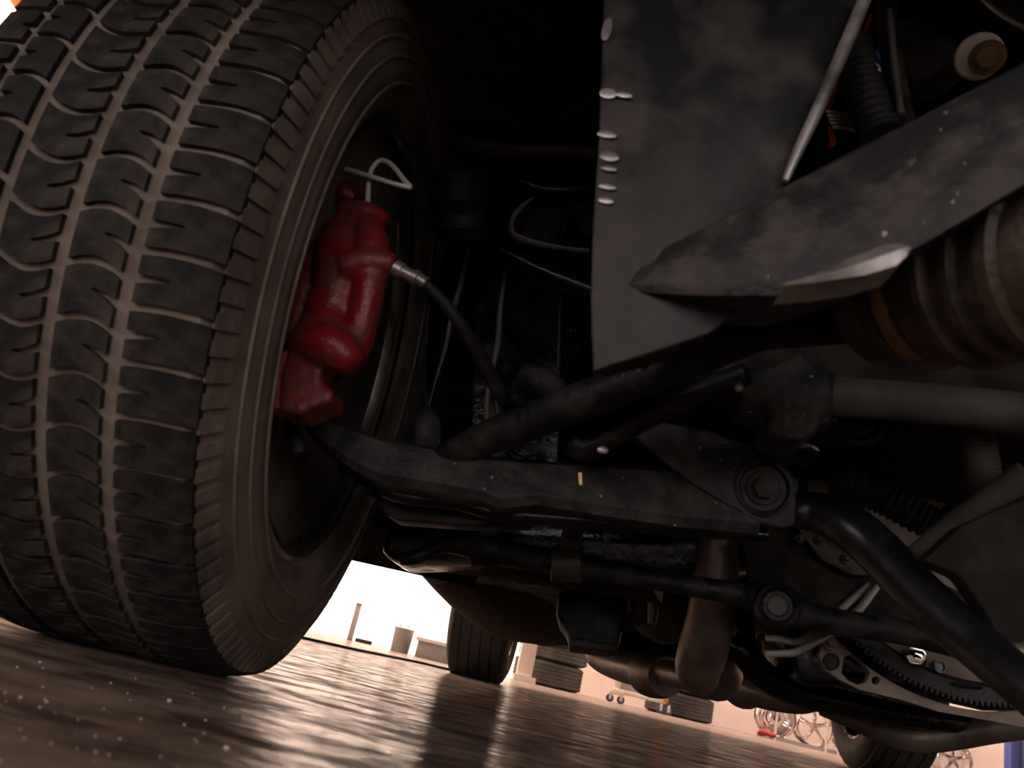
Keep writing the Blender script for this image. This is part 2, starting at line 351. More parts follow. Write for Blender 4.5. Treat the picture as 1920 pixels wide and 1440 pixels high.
# fine scallops on the inner shoulder
sm = MB(); ns = 120
for k in range(ns):
    a = 2*math.pi*k/ns; ca, sa = math.cos(a), math.sin(a); ta = Vector((0, -sa, ca)); ra = Vector((0, ca, sa))
    p0 = Vector((.0930, 0, 0))+ra*.3275; p1 = Vector((.1020, 0, 0))+ra*.310; wd = .0050
    nrm = (ra*.55+Vector((.83, 0, 0))).normalized()*.0016
    sm.add([p0-ta*wd-nrm, p0+ta*wd-nrm, p1+ta*wd-nrm, p1-ta*wd-nrm, p0-ta*wd+nrm, p0+ta*wd+nrm, p1+ta*wd+nrm, p1-ta*wd+nrm],
           [(4, 5, 6, 7), (0, 1, 5, 4), (1, 2, 6, 5), (2, 3, 7, 6), (3, 0, 4, 7)])
o = sm.build('shoulder_scallops', M['sidewall'], tire, smooth=False); o['kind'] = 'stuff'
for xr, rr_, wr in ((.1122, .2575, .0018), (.1105, .2805, .0015), (.1065, .2965, .0016)):
    q = MB(); q.rings([[Vector((xr+a, (rr_+b)*math.cos(2*math.pi*j/96), (rr_+b)*math.sin(2*math.pi*j/96))) for j in range(96)] for a, b in ((-.003, -wr*1.5), (.0012, -wr*.6), (.0012, wr*.6), (-.003, wr*1.5))], cap=False); q.build('sidewall_rib', M['groove'], tire)
# ---------------- front wheel rim
rm = MB()
rprof = [(.092, .214), (.0955, .222), (.093, .229), (.087, .228), (.086, .219), (.078, .213), (.062, .211), (.055, .203), (.02, .200), (.012, .196), (-.05, .194), (-.06, .188), (-.085, .186), (-.09, .15), (-.08, .09), (-.08, .001)]
R_ = []
for a, r in rprof: R_.append([Vector((a, r*math.cos(2*math.pi*j/72), r*math.sin(2*math.pi*j/72))) for j in range(72)])
rm.rings(R_, cap=False)
rim = rm.build('wheel_rim', M['rim'], car, label='dark shiny wheel rim seen from its inner side')
rim.matrix_basis = wheelmat(WC, STEER)
vm = MB(); va = math.radians(-112)
vm.lathe((.075, .206*math.cos(va), .206*math.sin(va)), (.3, -math.cos(va), -math.sin(va)), [(0, .007), (.004, .007), (.006, .005), (.016, .0045), (.018, .003)], 12)
vm.build('balance_weight', M['steel'], rim)
# rotor, splash shield and hub
WM = wheelmat(WC, STEER)
def wpart(mb, name, m, parent=None, label=None, bevel=0):
    o = mb.build(name, m, parent or car, label=label, bevel=bevel); o.matrix_basis = WM; return o
d = MB(); d.lathe((0, 0, 0), (1, 0, 0), [(-.025, .06), (-.025, .138), (-.002, .138), (-.002, .06)], 48)
wpart(d, 'brake_rotor', M['rust'])
d = MB(); d.lathe((0, 0, 0), (1, 0, 0), [(.004, .02), (.004, .145), (.010, .15), (.014, .148), (.010, .12), (.020, .085), (.026, .05), (.026, .001)], 48)
shield = wpart(d, 'splash_shield', M['rubber'])
kn = MB()
kn.tube([(.03, .0, .06), (.05, 0, 0), (.05, -.01, -.06), (.045, -.03, -.10)], [.03, .042, .034, .026], 14)
kn.tube([(.05, 0, .02), (.055, .01, .09), (.06, .02, .15)], [.03, .028, .022], 14)
kn.ball((.05, 0, 0), .05)
o = fuse(kn, 'steering_knuckle', M['black'], car, .004, 3); o.matrix_basis = WM
kn = MB(); pt(kn, [(545, 775, .64, 12), (548, 800, .63, 14), (556, 830, .62, 15), (560, 850, .62, 13)], 12)
kn.build('steering_arm', M['dusty'], car)

# ---------------- red brake caliper
cm = MB(); Yc = .575
pt(cm, [(655, 425, Yc, 44), (652, 470, Yc, 62), (640, 540, Yc-.01, 54), (622, 600, Yc-.01, 54), (606, 650, Yc-.012, 62), (600, 690, Yc, 44)], 18, 4)
pt(cm, [(690, 420, Yc-.02, 24), (700, 470, Yc-.025, 34), (690, 560, Yc-.025, 30), (668, 640, Yc-.02, 34), (640, 690, Yc-.015, 32)], 14, 4)
pt(cm, [(640, 500, Yc-.03, 28), (700, 492, Yc-.03, 30), (742, 497, Yc-.03, 20)], 12, 3)                       # inlet boss
pt(cm, [(560, 640, Yc-.02, 34), (620, 650, Yc-.03, 44), (660, 680, Yc-.03, 30), (668, 688, Yc-.03, 14)], 14, 4)          # lower housing
pt(cm, [(585, 480, Yc, 20), (570, 540, Yc, 24), (552, 610, Yc, 22), (540, 650, Yc, 16)], 10, 4)
pt(cm, [(645, 400, Yc-.01, 26), (690, 404, Yc-.015, 26), (725, 420, Yc-.015, 18)], 12, 3)                      # upper ear
cm.slab([A(x, y, Yc-.03) for x, y in ((538, 655), (598, 668), (604, 720), (624, 728), (622, 752), (590, 762), (562, 776), (520, 770), (524, 700))], (0, .035, 0))
pt(cm, [(560, 745, Yc-.02, 20), (600, 742, Yc-.02, 20), (618, 740, Yc-.02, 15)], 10, 3)
cal = fuse(cm, 'brake_caliper', M['red'], car, .0024, 3, 'glossy red painted brake caliper')
p_ = plate([(513, 662), (541, 655), (528, 766), (500, 766)], .03, Yc-.028)
p_.build('brake_pad_plate', M['redflat'], cal, bevel=.002)
em = MB(); pt(em, [(625, 362, Yc+.03, 22), (650, 368, Yc+.03, 26), (668, 376, Yc+.03, 16)], 12, 3); em.build('upper_lug', M['red'], cal)
em = MB(); pt(em, [(688, 396, Yc-.015, 13), (688, 388, Yc-.015, 12)], 14, 1); em.build('brass_ring', M['brass'], cal, label='brass seat ring')
wm = MB(); pt(wm, [(689, 392, Yc-.015, 5), (691, 350, Yc-.015, 5), (697, 318, Yc-.015, 5), (714, 301, Yc-.015, 5), (735, 310, Yc-.018, 5), (758, 338, Yc-.02, 5), (771, 352, Yc-.02, 5.5)], 10, 6)
pt(wm, [(771, 352, Yc-.02, 5.5), (740, 345, Yc-.022, 5), (695, 331, Yc-.022, 5), (648, 317, Yc-.02, 5)], 10, 5)
wm.build('spring_clip', M['clip'], cal, label='bent bright steel wire clip')
fm_ = MB(); pt(fm_, [(742, 503, Yc-.03, 17), (755, 510, Yc-.03, 16), (756, 510, Yc-.03, 13), (776, 520, Yc-.03, 13), (777, 520, Yc-.03, 16), (784, 524, Yc-.03, 16), (785, 524, Yc-.03, 13), (800, 533, Yc-.03, 13)], 14, 1)
fm_.build('hose_fitting', M['steel'], cal)
hm = MB(); pt(hm, [(795, 530, .545, 11), (830, 565, .55, 12), (865, 610, .56, 13), (895, 660, .58, 14), (920, 705, .60, 15), (945, 750, .62, 14), (965, 775, .65, 12)], 12, 6)
hm.build('brake_hose', M['rubber'], car)

# ---------------- lower control arm: pressed channel with a rolled lower flange
st = [(568, 782, 575, 803, .655), (600, 784, 612, 838, .65), (650, 800, 662, 872, .645), (710, 818, 716, 898, .64), (800, 835, 805, 912, .64), (900, 851, 905, 930, .645), (935, 856, 935, 945, .645),
      (1000, 862, 1005, 938, .65), (1130, 869, 1130, 958, .66), (1280, 877, 1280, 980, .675), (1420, 884, 1425, 994, .69)]
lm = MB(); R_ = []
for x0, y0, x1, y1, Y in st:
    t = A(x0, y0, Y); b = A(x1, y1, Y-.012); back = Vector((0, .045, .0)); m_ = (t+b)/2
    R_.append([t+Vector((0, .006, .001)), t.lerp(b, .12)+Vector((0, -.003, 0)), m_+Vector((0, -.004, 0)), t.lerp(b, .9)+Vector((0, -.003, 0)), b+Vector((0, .004, -.003)), b+back*.7+Vector((0, 0, -.004)), b+back+Vector((0, 0, .004)), t+back])
lm.rings(R_); lca = lm.build('lower_control_arm', M['dusty'], car, label='dusty black pressed steel lower control arm')
fm_ = MB(); pt(fm_, [(640, 872, .665, 12), (740, 925, .665, 15), (860, 942, .67, 15), (940, 962, .67, 16), (1100, 975, .68, 15), (1300, 995, .69, 14), (1436, 1003, .70, 12)], 12, 4)
fm_.build('rolled_flange', M['gloss'], lca)
fm_ = MB(); fm_.slab([A(x, y, .70) for x, y in ((655, 880), (760, 930), (900, 960), (1000, 965), (995, 985), (880, 985), (740, 975), (720, 960))], (0, .03, 0)); fm_.build('web', M['black'], lca, bevel=.003)
q = plate([(1084, 886), (1091, 886), (1092, 909), (1086, 909)], .001, .632); q.build('paint_mark', M['brass'], lca, label='small yellow paint mark')
# strut plate with bolt, on the arm's inner end
bp_ = plate([(1178, 806), (1238, 790), (1330, 806), (1412, 838), (1470, 862), (1494, 905), (1492, 985), (1468, 990), (1436, 984), (1370, 950), (1300, 908), (1240, 862)], .012, lambda x, y: .655+.00008*(x-1180))
brk = bp_.build('pivot_bracket', M['dusty'], car, bevel=.003)
bolt(A(1430, 916, .672), (0, -1, -.15), .0095, .012, M['black'], brk)
b2 = MB(); b2.lathe(A(1430, 916, .674), (0, -1, -.15), [(0, .024), (.006, .024), (.007, .021), (.003, .019)], 28); b2.build('bushing_ring', M['black'], brk)
b2 = plate([(1180, 800), (1300, 800), (1420, 838), (1500, 900), (1495, 930), (1300, 850)], .05, .70); b2.build('bracket_back', M['black'], brk, bevel=.003)
jm = MB()
pt(jm, [(800, 775, .72, 20), (802, 800, .715, 26), (800, 830, .71, 26), (800, 850, .70, 20)], 14, 4); jm.build('ball_joint_stud', M['dusty'], car)

# ---------------- strut rod with its bushing
sr = MB(); pt(sr, [(790, 862, .645, 6), (850, 846, .64, 24), (930, 815, .625, 34), (1050, 768, .59, 37), (1250, 690, .53, 38), (1450, 610, .475, 39), (1640, 552, .425, 40)], 18, 6)
rod = sr.build('strut_rod', M['black'], car, label='thick black diagonal strut rod')
c0 = A(1655, 566, .425); c1 = A(1945, 500, .345); ax = (c1-c0).normalized(); Lb = (c1-c0).length; k = 1.18*dep(c0)/FPX
bu = MB(); bu.lathe(c0+Vector((0, 0, 0)), ax, [(0, 40*k), (0, 104*k), (.006, 108*k), (.010, 104*k), (.013, 97*k), (.022, 100*k), (.026, 112*k), (.028, 112*k)], 40)
bu.build('strut_bushing', M['rust'], car, label='rusty brown strut rod bushing')
bu = MB(); bu.lathe(c0, ax, [(.028, 100*k), (.031, 117*k), (.036, 119*k), (.039, 116*k), (.039, 90*k)], 40); bu.build('bushing_washer', M['orangeRust'], car)
bu = MB(); bu.lathe(c0, ax, [(.039, 90*k), (.041, 112*k), (.058, 118*k), (.060, 126*k), (.064, 126*k), (.066, 114*k), (.072, 112*k), (.074, 121*k), (.079, 121*k), (.081, 110*k), (.092, 113*k), (.094, 124*k), (.10, 124*k), (.102, 112*k), (Lb+.03, 110*k), (Lb+.04, 90*k)], 40); bu.build('bushing_sleeve', M['rust'], car)
# small pivot knob and second link below the rod
jm = MB(); pt(jm, [(985, 705, .70, 24), (1020, 720, .69, 30), (1050, 745, .68, 24), (1062, 770, .67, 14)], 14, 4); jm.build('tie_rod_end', M['dusty'], car)
jm = MB(); pt(jm, [(1075, 815, .63, 26), (1085, 832, .625, 30), (1110, 835, .62, 24), (1200, 790, .60, 22), (1300, 740, .58, 22), (1400, 700, .56, 22)], 14, 5)
lk = jm.build('lower_link', M['black'], car)
for x, y in ((1272, 708), (1310, 690), (1130, 844), (1197, 678)):
    q = MB(); P = A(x, y, .525 if y < 800 and x > 1250 else .60 if y > 800 else .52); q.ball(P, .004, 10, 6, (1.2, .6, .8)); q.build('grease_speck', M['lightmetal'], rod)

# ---------------- foreground hanging panel and front crossmember
Yp = lambda x, y: .37+.00003*(x-1130)
pm = plate([(1150, -420), (1800, -420), (1648, -70), (1540, 190), (1470, 345), (1410, 470), (1400, 570), (1330, 625), (1112, 696), (1108, 560), (1112, 420), (1124, 250), (1128, 120)], .006, Yp)
panel = pm.build('splash_panel', M['panel'], car, bevel=.0015, label='smudged black sheet panel with pale bent edge')
em = MB(); pt(em, [(1798, -415, .372, 13), (1650, -70, .372, 13), (1598, 55, .372, 14), (1538, 195, .373, 13), (1498, 280, .374, 11), (1472, 340, .375, 7)], 12, 4, .9)
em.build('bent_edge', M['lightmetal'], panel, label='pale worn folded edge')
for x, y, w_, h_ in ((1138, 55, 8, 36), (1140, 175, 14, 15), (1170, 178, 14, 8), (1138, 252, 16, 10), (1143, 293, 16, 14), (1142, 316, 13, 7), (1139, 350, 15, 8), (1136, 376, 13, 9)):  # lamp glints along the panel's left edge, modelled as pale flat blobs
    q = MB(); P = A(x, y, .3685); kk = dep(P)/FPX; q.ball(P, 1, 14, 8, (w_*kk*1.15, .0006, h_*kk*.8)); q.build('painted_glint', M['lightmetal'], panel)
# crossmember beam
bm_ = MB(); R_ = []
for xt, yt, xb, yb, Y in ((1150, 505, 1150, 540, .385), (1190, 486, 1190, 540, .38), (1330, 415, 1330, 545, .365), (1470, 344, 1490, 545, .35), (1600, 276, 1620, 505, .338), (1720, 215, 1740, 446, .325), (1960, 90, 1960, 315, .30), (2500, -190, 2500, 10, .27)):
    t = A(xt, yt, Y); b = A(xb, yb, Y-.012); bk = Vector((0, .06, .01))
    R_.append([t+Vector((0, .004, 0)), t.lerp(b, .08), t.lerp(b, .5)+Vector((0, -.002, 0)), t.lerp(b, .88), b+Vector((0, .005, 0)), b+bk, t+bk])
bm_.rings(R_); beam = bm_.build('front_crossmember', M['dusty'], car, label='dark dusty front crossmember beam')
sm = MB(); R_ = []
for xt, yt, xb, yb, Y in ((1470, 533, 1470, 535, .342), (1530, 512, 1540, 528, .338), (1600, 482, 1620, 516, .334), (1660, 458, 1680, 498, .331), (1690, 458, 1700, 480, .330), (1704, 466, 1706, 470, .33)):
    t = A(xt, yt, Y-.010); b = A(xb, yb, Y-.012); R_.append([t, t.lerp(b, .5)+Vector((0, -.0025, 0)), b, b+Vector((0, .02, 0)), t+Vector((0, .02, 0))])
sm.rings(R_); sm.build('scraped_tab', M['lightmetal'], beam, label='bare metal scrape on the beam edge')
for x, y in ((1716, 308), (1710, 345), (1888, 305)):
    q = MB(); q.ball(A(x, y, .322), .004, 10, 6, (1, .5, 1)); q.build('grease_speck', M['grey'], beam)
# grey bracket behind the beam
q = plate([(1190, 540), (1500, 535), (1640, 500), (1640, 620), (1400, 640), (1250, 660), (1130, 690)], .02, lambda x, y: .47-.0001*(x-1190))
fb = q.build('frame_bracket', M['grime'], car, bevel=.003)
q = MB(); q.lathe(A(1390, 562, .452), (0, -1, 0), [(0, .008), (.002, .008), (.002, .006), (-.004, .005)], 16); q.build('bracket_hole', M['gloss'], fb)

# ---------------- sway bar, clamp, hoses on the right
m_ = MB(); pt(m_, [(1350, 715, .60, 36), (1540, 742, .60, 38), (1700, 752, .60, 38), (1820, 765, .60, 40), (1990, 790, .60, 42), (2700, 905, .60, 46)], 18, 4)
sb = m_.build('sway_bar', M['grey'], car, label='dusty grey sway bar tube')
m_ = MB(); pt(m_, [(1372, 738, .585, 50), (1380, 738, .585, 56), (1450, 745, .585, 60), (1456, 746, .585, 66), (1500, 748, .585, 68), (1540, 744, .585, 66), (1546, 744, .585, 50)], 20, 2)
m_.slab([A(x, y, .56) for x, y in ((1440, 690), (1500, 660), (1535, 690), (1540, 800), (1500, 830), (1440, 810))], (0, .05, 0))
fuse(m_, 'sway_bar_clamp', M['dusty'], car, .003, 4)
q = MB(); q.ball(A(1385, 726, .535), .0035, 10, 6); q.build('clamp_rivet', M['lightmetal'], sb)
q = plate([(1430, 800), (1530, 830), (1545, 850), (1520, 842), (1450, 845)], .05, .62); q.build('clamp_bracket', M['gloss'], car, bevel=.003)
bolt(A(1478, 797, .575), (0, -1, -.3), .006, .012, M['black'], sb)
q = MB(); q.lathe(A(1610, 790, .66), (-.2, -1, -.2), [(0, .022), (.008, .022), (.010, .018), (.004, .015), (-.01, .014)], 24); q.build('pipe_end', M['black'], car)
corrugated([(1828, 700, .66, 26), (1826, 760, .66, 28)], 7).build('corrugated_stub', M['grey'], car)
corrugated([(1825, 790, .64, 30), (1838, 860, .64, 31), (1852, 935, .64, 29)], 20, .07).build('corrugated_hose', M['grey'], car, label='grey ribbed flexible hose')
m_ = MB(); pt(m_, [(1705, 1050, .66, 18), (1790, 990, .64, 28), (1930, 890, .60, 30)], 14, 4); m_.build('drain_tube', M['grey'], car)
corrugated([(1560, 900, .75, 30), (1650, 930, .74, 32), (1760, 985, .73, 30), (1800, 960, .72, 26)], 26, .08).build('wire_loom', M['rubber'], car)
m_ = MB(); pt(m_, [(1494, 957, .70, 34), (1540, 962, .69, 38), (1590, 985, .67, 42), (1645, 1032, .655, 44), (1730, 1120, .625, 45), (1820, 1200, .595, 45), (1905, 1272, .565, 45), (1990, 1345, .54, 45)], 20, 6)
m_.build('lower_radiator_hose', M['hosegloss'], car, label='glossy black curved pipe')
m_ = MB(); pt(m_, [(1590, 850, .80, 14), (1630, 900, .80, 14), (1665, 940, .80, 12)], 12, 4); m_.build('fuel_line', M['gloss'], car)
m_ = MB(); pt(m_, [(1685, 800, .85, 8), (1720, 840, .85, 8), (1740, 850, .85, 8)], 8, 3); m_.build('heat_tube', M['rust'], car)
# large dark pan on the far right with bright rolled edge
q = MB(); R_ = []
for x, y, Y in ((1700, 1060, .60), (1780, 990, .60), (1860, 955, .60), (2000, 890, .60)):
    pass
q.slab([A(x, y, .585) for x, y in ((1730, 1050), (1800, 985), (1990, 900), (1990, 1290), (1920, 1290), (1888, 1235), (1850, 1150), (1800, 1080))], (0, .02, 0))
pan = q.build('air_dam_panel', M['grime'], car, bevel=.004)
q = MB(); pt(q, [(1878, 1215, .58, 8), (1925, 1225, .58, 22), (1990, 1228, .58, 24)], 12, 3); q.build('rolled_lip', M['exhaust'], pan)

# ---------------- steering linkage
q = MB(); pt(q, [(752, 1048, .86, 12), (775, 1045, .86, 14), (800, 1036, .86, 13), (830, 1022, .86, 15), (880, 1025, .86, 20), (960, 1040, .86, 23), (1080, 1060, .85, 22), (1200, 1082, .83, 20), (1320, 1103, .81, 20), (1390, 1114, .80, 24), (1425, 1122, .79, 28)], 14, 5)
dl = q.build('tie_rod', M['black'], car)
for x, y, r in ((912, 1030, 32), (1062, 1058, 34)):
    q = MB(); P = A(x, y, .86 if x < 1000 else .85); kk = dep(P)/FPX
    q.lathe(P-Vector((.016, 0, .003)), (1, 0, .2), [(0, r*kk*.8), (0, r*kk), (.032, r*kk), (.032, r*kk*.8)], 20)
    q.box(P+Vector((0, -.004, .028)), (.011, .009, .016)); q.build('adjuster_clamp', M['rust'] if x > 1000 else M['black'], dl, bevel=.002)
    bolt(P+Vector((0, -.013, .032)), (0, -1, 0), .006, .01, M['black'], dl)
P = A(1458, 1136, .775); kk = dep(P)/FPX; av = (CAM-P).normalized()
q = MB(); q.lathe(P-av*.03, av, [(0, 40*kk), (.02, 43*kk), (.03, 42*kk), (.034, 38*kk), (.032, 32*kk), (.026, 27*kk), (.026, .0001)], 36)
te = q.build('center_link_end', M['black'], car, label='black round ball joint housing with grey cap')
q = MB(); q.lathe(P-av*.006, av, [(0, 19*kk), (.005, 19*kk), (.0065, 17*kk), (.007, .0001)], 28); q.build('joint_cap', M['grey'], te)
q = MB(); q.lathe(P-av*.028, av, [(0, 44*kk), (.004, 46*kk), (.010, 45*kk), (.012, 41*kk)], 36); q.build('rust_ring', M['rust'], te)
q = MB(); pt(q, [(1490, 1146, .785, 26), (1560, 1165, .785, 25), (1680, 1183, .78, 24), (1800, 1210, .77, 25), (1920, 1244, .75, 26)], 14, 4); q.build('center_link', M['black'], car)

# ---------------- cooler lines
q = MB(); pt(q, [(1436, 1196, .84, 6), (1462, 1198, .84, 7), (1492, 1204, .84, 7), (1520, 1190, .84, 8), (1560, 1158, .84, 8), (1600, 1122, .84, 8), (1630, 1095, .84, 7)], 10, 5); q.build('cooler_line', M['alu'], car, label='upper bare aluminium cooler line')
q = MB(); pt(q, [(1436, 1226, .83, 6), (1470, 1225, .83, 7), (1494, 1222, .83, 8), (1530, 1203, .83, 8), (1570, 1180, .83, 8), (1612, 1142, .83, 8), (1648, 1095, .83, 7)], 10, 5); q.build('cooler_line', M['alu'], car, label='lower bare aluminium cooler line')

# ---------------- flexplate, ring gear, bell housing
Yf = .86; fc = Vector((.3752, Yf, .3108)); fr = .1852
def onf(px, py, Y=Yf): return A(px, py, Y)
def circle(r, n, y, a0=0, a1=2*math.pi): return [Vector((fc.x+r*math.cos(a0+(a1-a0)*i/n), y, fc.z+r*math.sin(a0+(a1-a0)*i/n))) for i in range(n)]
q = MB(); q.lathe((fc.x, Yf, fc.z), (0, -1, 0), [(0, .002), (0, fr-.022), (.004, fr-.022), (.006, fr-.03), (.010, .05), (.010, .002)], 72)
fx = q.build('flexplate', M['cast'], car, label='tan flexplate disc')
g = MB(); nt = 220; outer = []; 
for i in range(nt*4):
    a = 2*math.pi*i/(nt*4); r = fr if (i % 4) in (0, 1) else fr-.0045; outer.append((a, r))
R_ = []
for y, dr in ((Yf+.004, 0), (Yf-.008, 0)):
    R_.append([Vector((fc.x+r*math.cos(a), y, fc.z+r*math.sin(a))) for a, r in outer])
R_.append([Vector((fc.x+(fr-.018)*math.cos(a), Yf-.008, fc.z+(fr-.018)*math.sin(a))) for a, r in outer])
R_.append([Vector((fc.x+(fr-.022)*math.cos(a), Yf-.003, fc.z+(fr-.022)*math.sin(a))) for a, r in outer])
g.rings(R_, cap=False); g.build('ring_gear', M['black'], fx, smooth=False)
P = A(1716, 1232, Yf-.01); bolt(P, (0, -1, 0), .007, .010, M['chrome'], fx)
for x, y, r in ((1760, 1250, .006),):
    P = A(x, y, Yf-.008); q = MB(); q.lathe(P, (0, -1, 0), [(0, r), (.003, r), (.003, r*.8), (.001, r*.75), (.001, .0001)], 20); q.build('access_hole', M['gloss'], fx)
q = MB(); pt(q, [(1788, 1282, Yf-.012, 5), (1812, 1284, Yf-.012, 13), (1840, 1290, Yf-.012, 6)], 10, 3, .5); q.build('balance_weight', M['black'], fx)
q = plate([(1390, 1000), (1500, 975), (1640, 1010), (1780, 1100), (1990, 1190), (1990, 1235), (1760, 1205), (1640, 1185), (1560, 1150), (1520, 1185), (1420, 1190)], .008, .845); eg = q.build('engine_rear_plate', M['grime'], car, bevel=.002)
q = plate([(1490, 985), (1560, 1000), (1640, 1050), (1660, 1078), (1600, 1080), (1540, 1050)], .01, .832); cs = q.build('cast_boss', M['rust'], eg, bevel=.003)
for x, y in ((1500, 1010), (1535, 1012), (1585, 1048)): bolt(A(x, y, .830), (0, -1, 0), .0032, .007, M['grey'], eg)
Yb = Yf+.014; rin = fr+.004
a0, a1 = math.radians(192), math.radians(345)
inner = [Vector((fc.x+rin*math.cos(a0+(a1-a0)*i/40), Yb, fc.z+rin*math.sin(a0+(a1-a0)*i/40))) for i in range(41)]
outp = [A(x, y, Yb) for x, y in ((2060, 1345), (1960, 1372), (1860, 1350), (1760, 1330), (1690, 1308), (1612, 1290), (1580, 1272), (1548, 1252), (1536, 1225), (1545, 1205), (1562, 1190), (1580, 1190))]
outer = inner + outp[0:0] + [A(x, y, Yb) for x, y in ((2060, 1345), (1960, 1372), (1860, 1352), (1760, 1334), (1690, 1312), (1612, 1293), (1578, 1276), (1546, 1256), (1535, 1228), (1545, 1203), (1560, 1188))]
def hole(pts): return [A(x, y, Yb) for x, y in pts]
def ell(x, y, r, n=14): return [(x+r*math.cos(2*math.pi*i/n), y+r*math.sin(2*math.pi*i/n)) for i in range(n)]
bh = holed(outer, [hole(ell(1558, 1241, 17)), hole(((1582, 1232), (1598, 1226), (1620, 1245), (1632, 1262), (1624, 1280), (1608, 1284), (1590, 1276), (1578, 1262))), hole(ell(1642, 1276, 8))], (0, .012, 0), 'bell_housing', M['cast'], car, 'tan cast bell housing with cut-outs')
q = MB(); q.slab([A(x, y, Yb+.05) for x, y in ((1480, 1180), (1600, 1150), (2050, 1150), (2050, 1340), (1850, 1335), (1700, 1300), (1600, 1290), (1500, 1290))], (0, .2, .02)); q.build('transmission_case', M['gloss'], car, bevel=.01)
bolt(A(1556, 1206, Yb-.002), (0, -1, 0), .005, .010, M['cast'], bh)

# ---------------- exhaust
q = MB(); pt(q, [(1352, 985, .92, 38), (1346, 1040, .92, 40), (1338, 1110, .93, 42), (1330, 1170, .95, 45), (1316, 1225, .99, 46), (1308, 1258, 1.06, 40), (1318, 1270, 1.2, 34)], 20, 6)
q.build('exhaust_down_pipe', M['exhaust'], car, label='brown-grey exhaust down pipe with rounded elbow')
q = MB(); pt(q, [(1332, 1225, 1.12, 46), (1348, 1265, 1.14, 44), (1340, 1285, 1.2, 28)], 18, 5); q.build('exhaust_elbow', M['exhaust'], car)
q = MB(); pt(q, [(1116, 1226, 2.1, 10), (1124, 1232, 2.08, 30), (1160, 1246, 2.0, 38), (1215, 1260, 1.85, 41), (1228, 1264, 1.8, 41)], 20, 4, .75)
mf = q.build('muffler', M['muffler'], car, label='grey oval muffler')
q = MB(); pt(q, [(1218, 1260, 1.83, 43), (1226, 1262, 1.8, 44), (1240, 1266, 1.76, 42), (1250, 1269, 1.73, 36)], 24, 3); q.build('muffler_end_band', M['exhaust'], mf)
q = MB(); pt(q, [(1235, 1258, 1.76, 22), (1290, 1270, 1.6, 24), (1330, 1280, 1.45, 24)], 14, 3); q.build('muffler_inlet', M['exhaust'], mf)
q = MB(); pt(q, [(1378, 1262, 1.55, 20), (1384, 1276, 1.52, 38), (1398, 1288, 1.48, 40), (1410, 1293, 1.45, 30), (1450, 1306, 1.42, 26), (1500, 1316, 1.40, 22), (1530, 1322, 1.38, 12)], 20, 4)
q.build('resonator', M['muffler'], car, label='grey resonator canister')
q = MB(); pt(q, [(1330, 1190, 1.0, 22), (1390, 1220, 1.0, 26), (1430, 1265, 1.02, 26), (1490, 1296, 1.04, 26), (1600, 1322, 1.06, 24), (1720, 1345, 1.08, 20), (1900, 1370, 1.1, 18)], 14, 5); q.build('crossover_hose', M['gloss'], car)
q = MB(); pt(q, [(1540, 1325, 1.20, 16), (1600, 1345, 1.18, 22), (1660, 1370, 1.15, 25), (1720, 1384, 1.12, 26), (1790, 1378, 1.1, 26), (1860, 1366, 1.08, 26), (1990, 1350, 1.05, 26)], 18, 5)
q.build('exhaust_pipe', M['exhaust'], car, label='long brown exhaust pipe low across the right')
q = MB(); pt(q, [(1540, 1330, 1.3, 8), (1570, 1338, 1.3, 12), (1600, 1345, 1.3, 10)], 10, 3); q.build('exhaust_hanger', M['black'], car)

# ---------------- underbody: pan, rails, sump, blocks
fl = MB(); edge = [(700, 985, 1.0), (716, 1030, 1.02), (742, 1054, 1.05), (762, 1046, 1.1), (790, 1076, 1.3), (822, 1110, 1.6), (858, 1146, 2.1), (905, 1182, 2.6), (935, 1196, 2.9)]
R_ = []
for x, y, Y in edge:
    p = A(x, y, Y); R_.append([p, p+Vector((.04, 0, -.004)), p+Vector((.12, 0, .006)), p+Vector((.35, .0, .02)), p+Vector((.35, 0, .12)), p+Vector((0, .0, .06)), p+Vector((-.01, 0, .03))])
fl.rings(R_); fl.build('side_rail', M['black'], car)
# curved pan with visible lit flank
bl = MB(); R_ = []
for x0, y0, x1, y1, x2, y2, Y in ((785, 1068, 830, 1075, 960, 1060, 1.25), (800, 1085, 850, 1110, 1000, 1120, 1.35), (830, 1116, 880, 1150, 1040, 1170, 1.6), (868, 1150, 915, 1180, 1060, 1200, 2.0), (925, 1190, 960, 1200, 1080, 1210, 2.5)):
    a = A(x0, y0, Y); b = A(x1, y1, Y); c = A(x2, y2, Y); up_ = Vector((0, 0, .08)); R_.append([a, a.lerp(b, .5)+Vector((0, 0, -.006)), b, b.lerp(c, .5)+Vector((0, 0, -.01)), c, c+up_, a+up_])
bl.rings(R_); bl.build('floor_pan', M['grime'], car)
q = MB(); R_ = []  # added grey plate; the pan's lit flank is put into its colour
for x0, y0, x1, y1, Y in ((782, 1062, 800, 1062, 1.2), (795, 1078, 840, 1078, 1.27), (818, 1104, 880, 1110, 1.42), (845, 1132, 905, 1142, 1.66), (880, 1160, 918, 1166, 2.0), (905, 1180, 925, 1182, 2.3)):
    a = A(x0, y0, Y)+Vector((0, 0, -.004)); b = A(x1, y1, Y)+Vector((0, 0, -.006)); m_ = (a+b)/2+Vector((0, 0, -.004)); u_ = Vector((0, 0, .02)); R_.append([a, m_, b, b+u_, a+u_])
q.rings(R_); q.build('lit_flank_plate', M['grey'], car)
q = MB(); pt(q, [(900, 1080, 1.2, 10), (960, 1088, 1.2, 14), (1010, 1090, 1.2, 12)], 10, 3, .5); q.build('scuffed_seam', M['grey'], car)
for x, y in ((960, 1082), (985, 1084), (1003, 1088)):
    q = MB(); pt(q, [(x, y-10, 1.19, 3), (x+2, y, 1.19, 4), (x+4, y+10, 1.19, 3)], 8, 2); q.build('sealant_drip', M['lightmetal'], car)
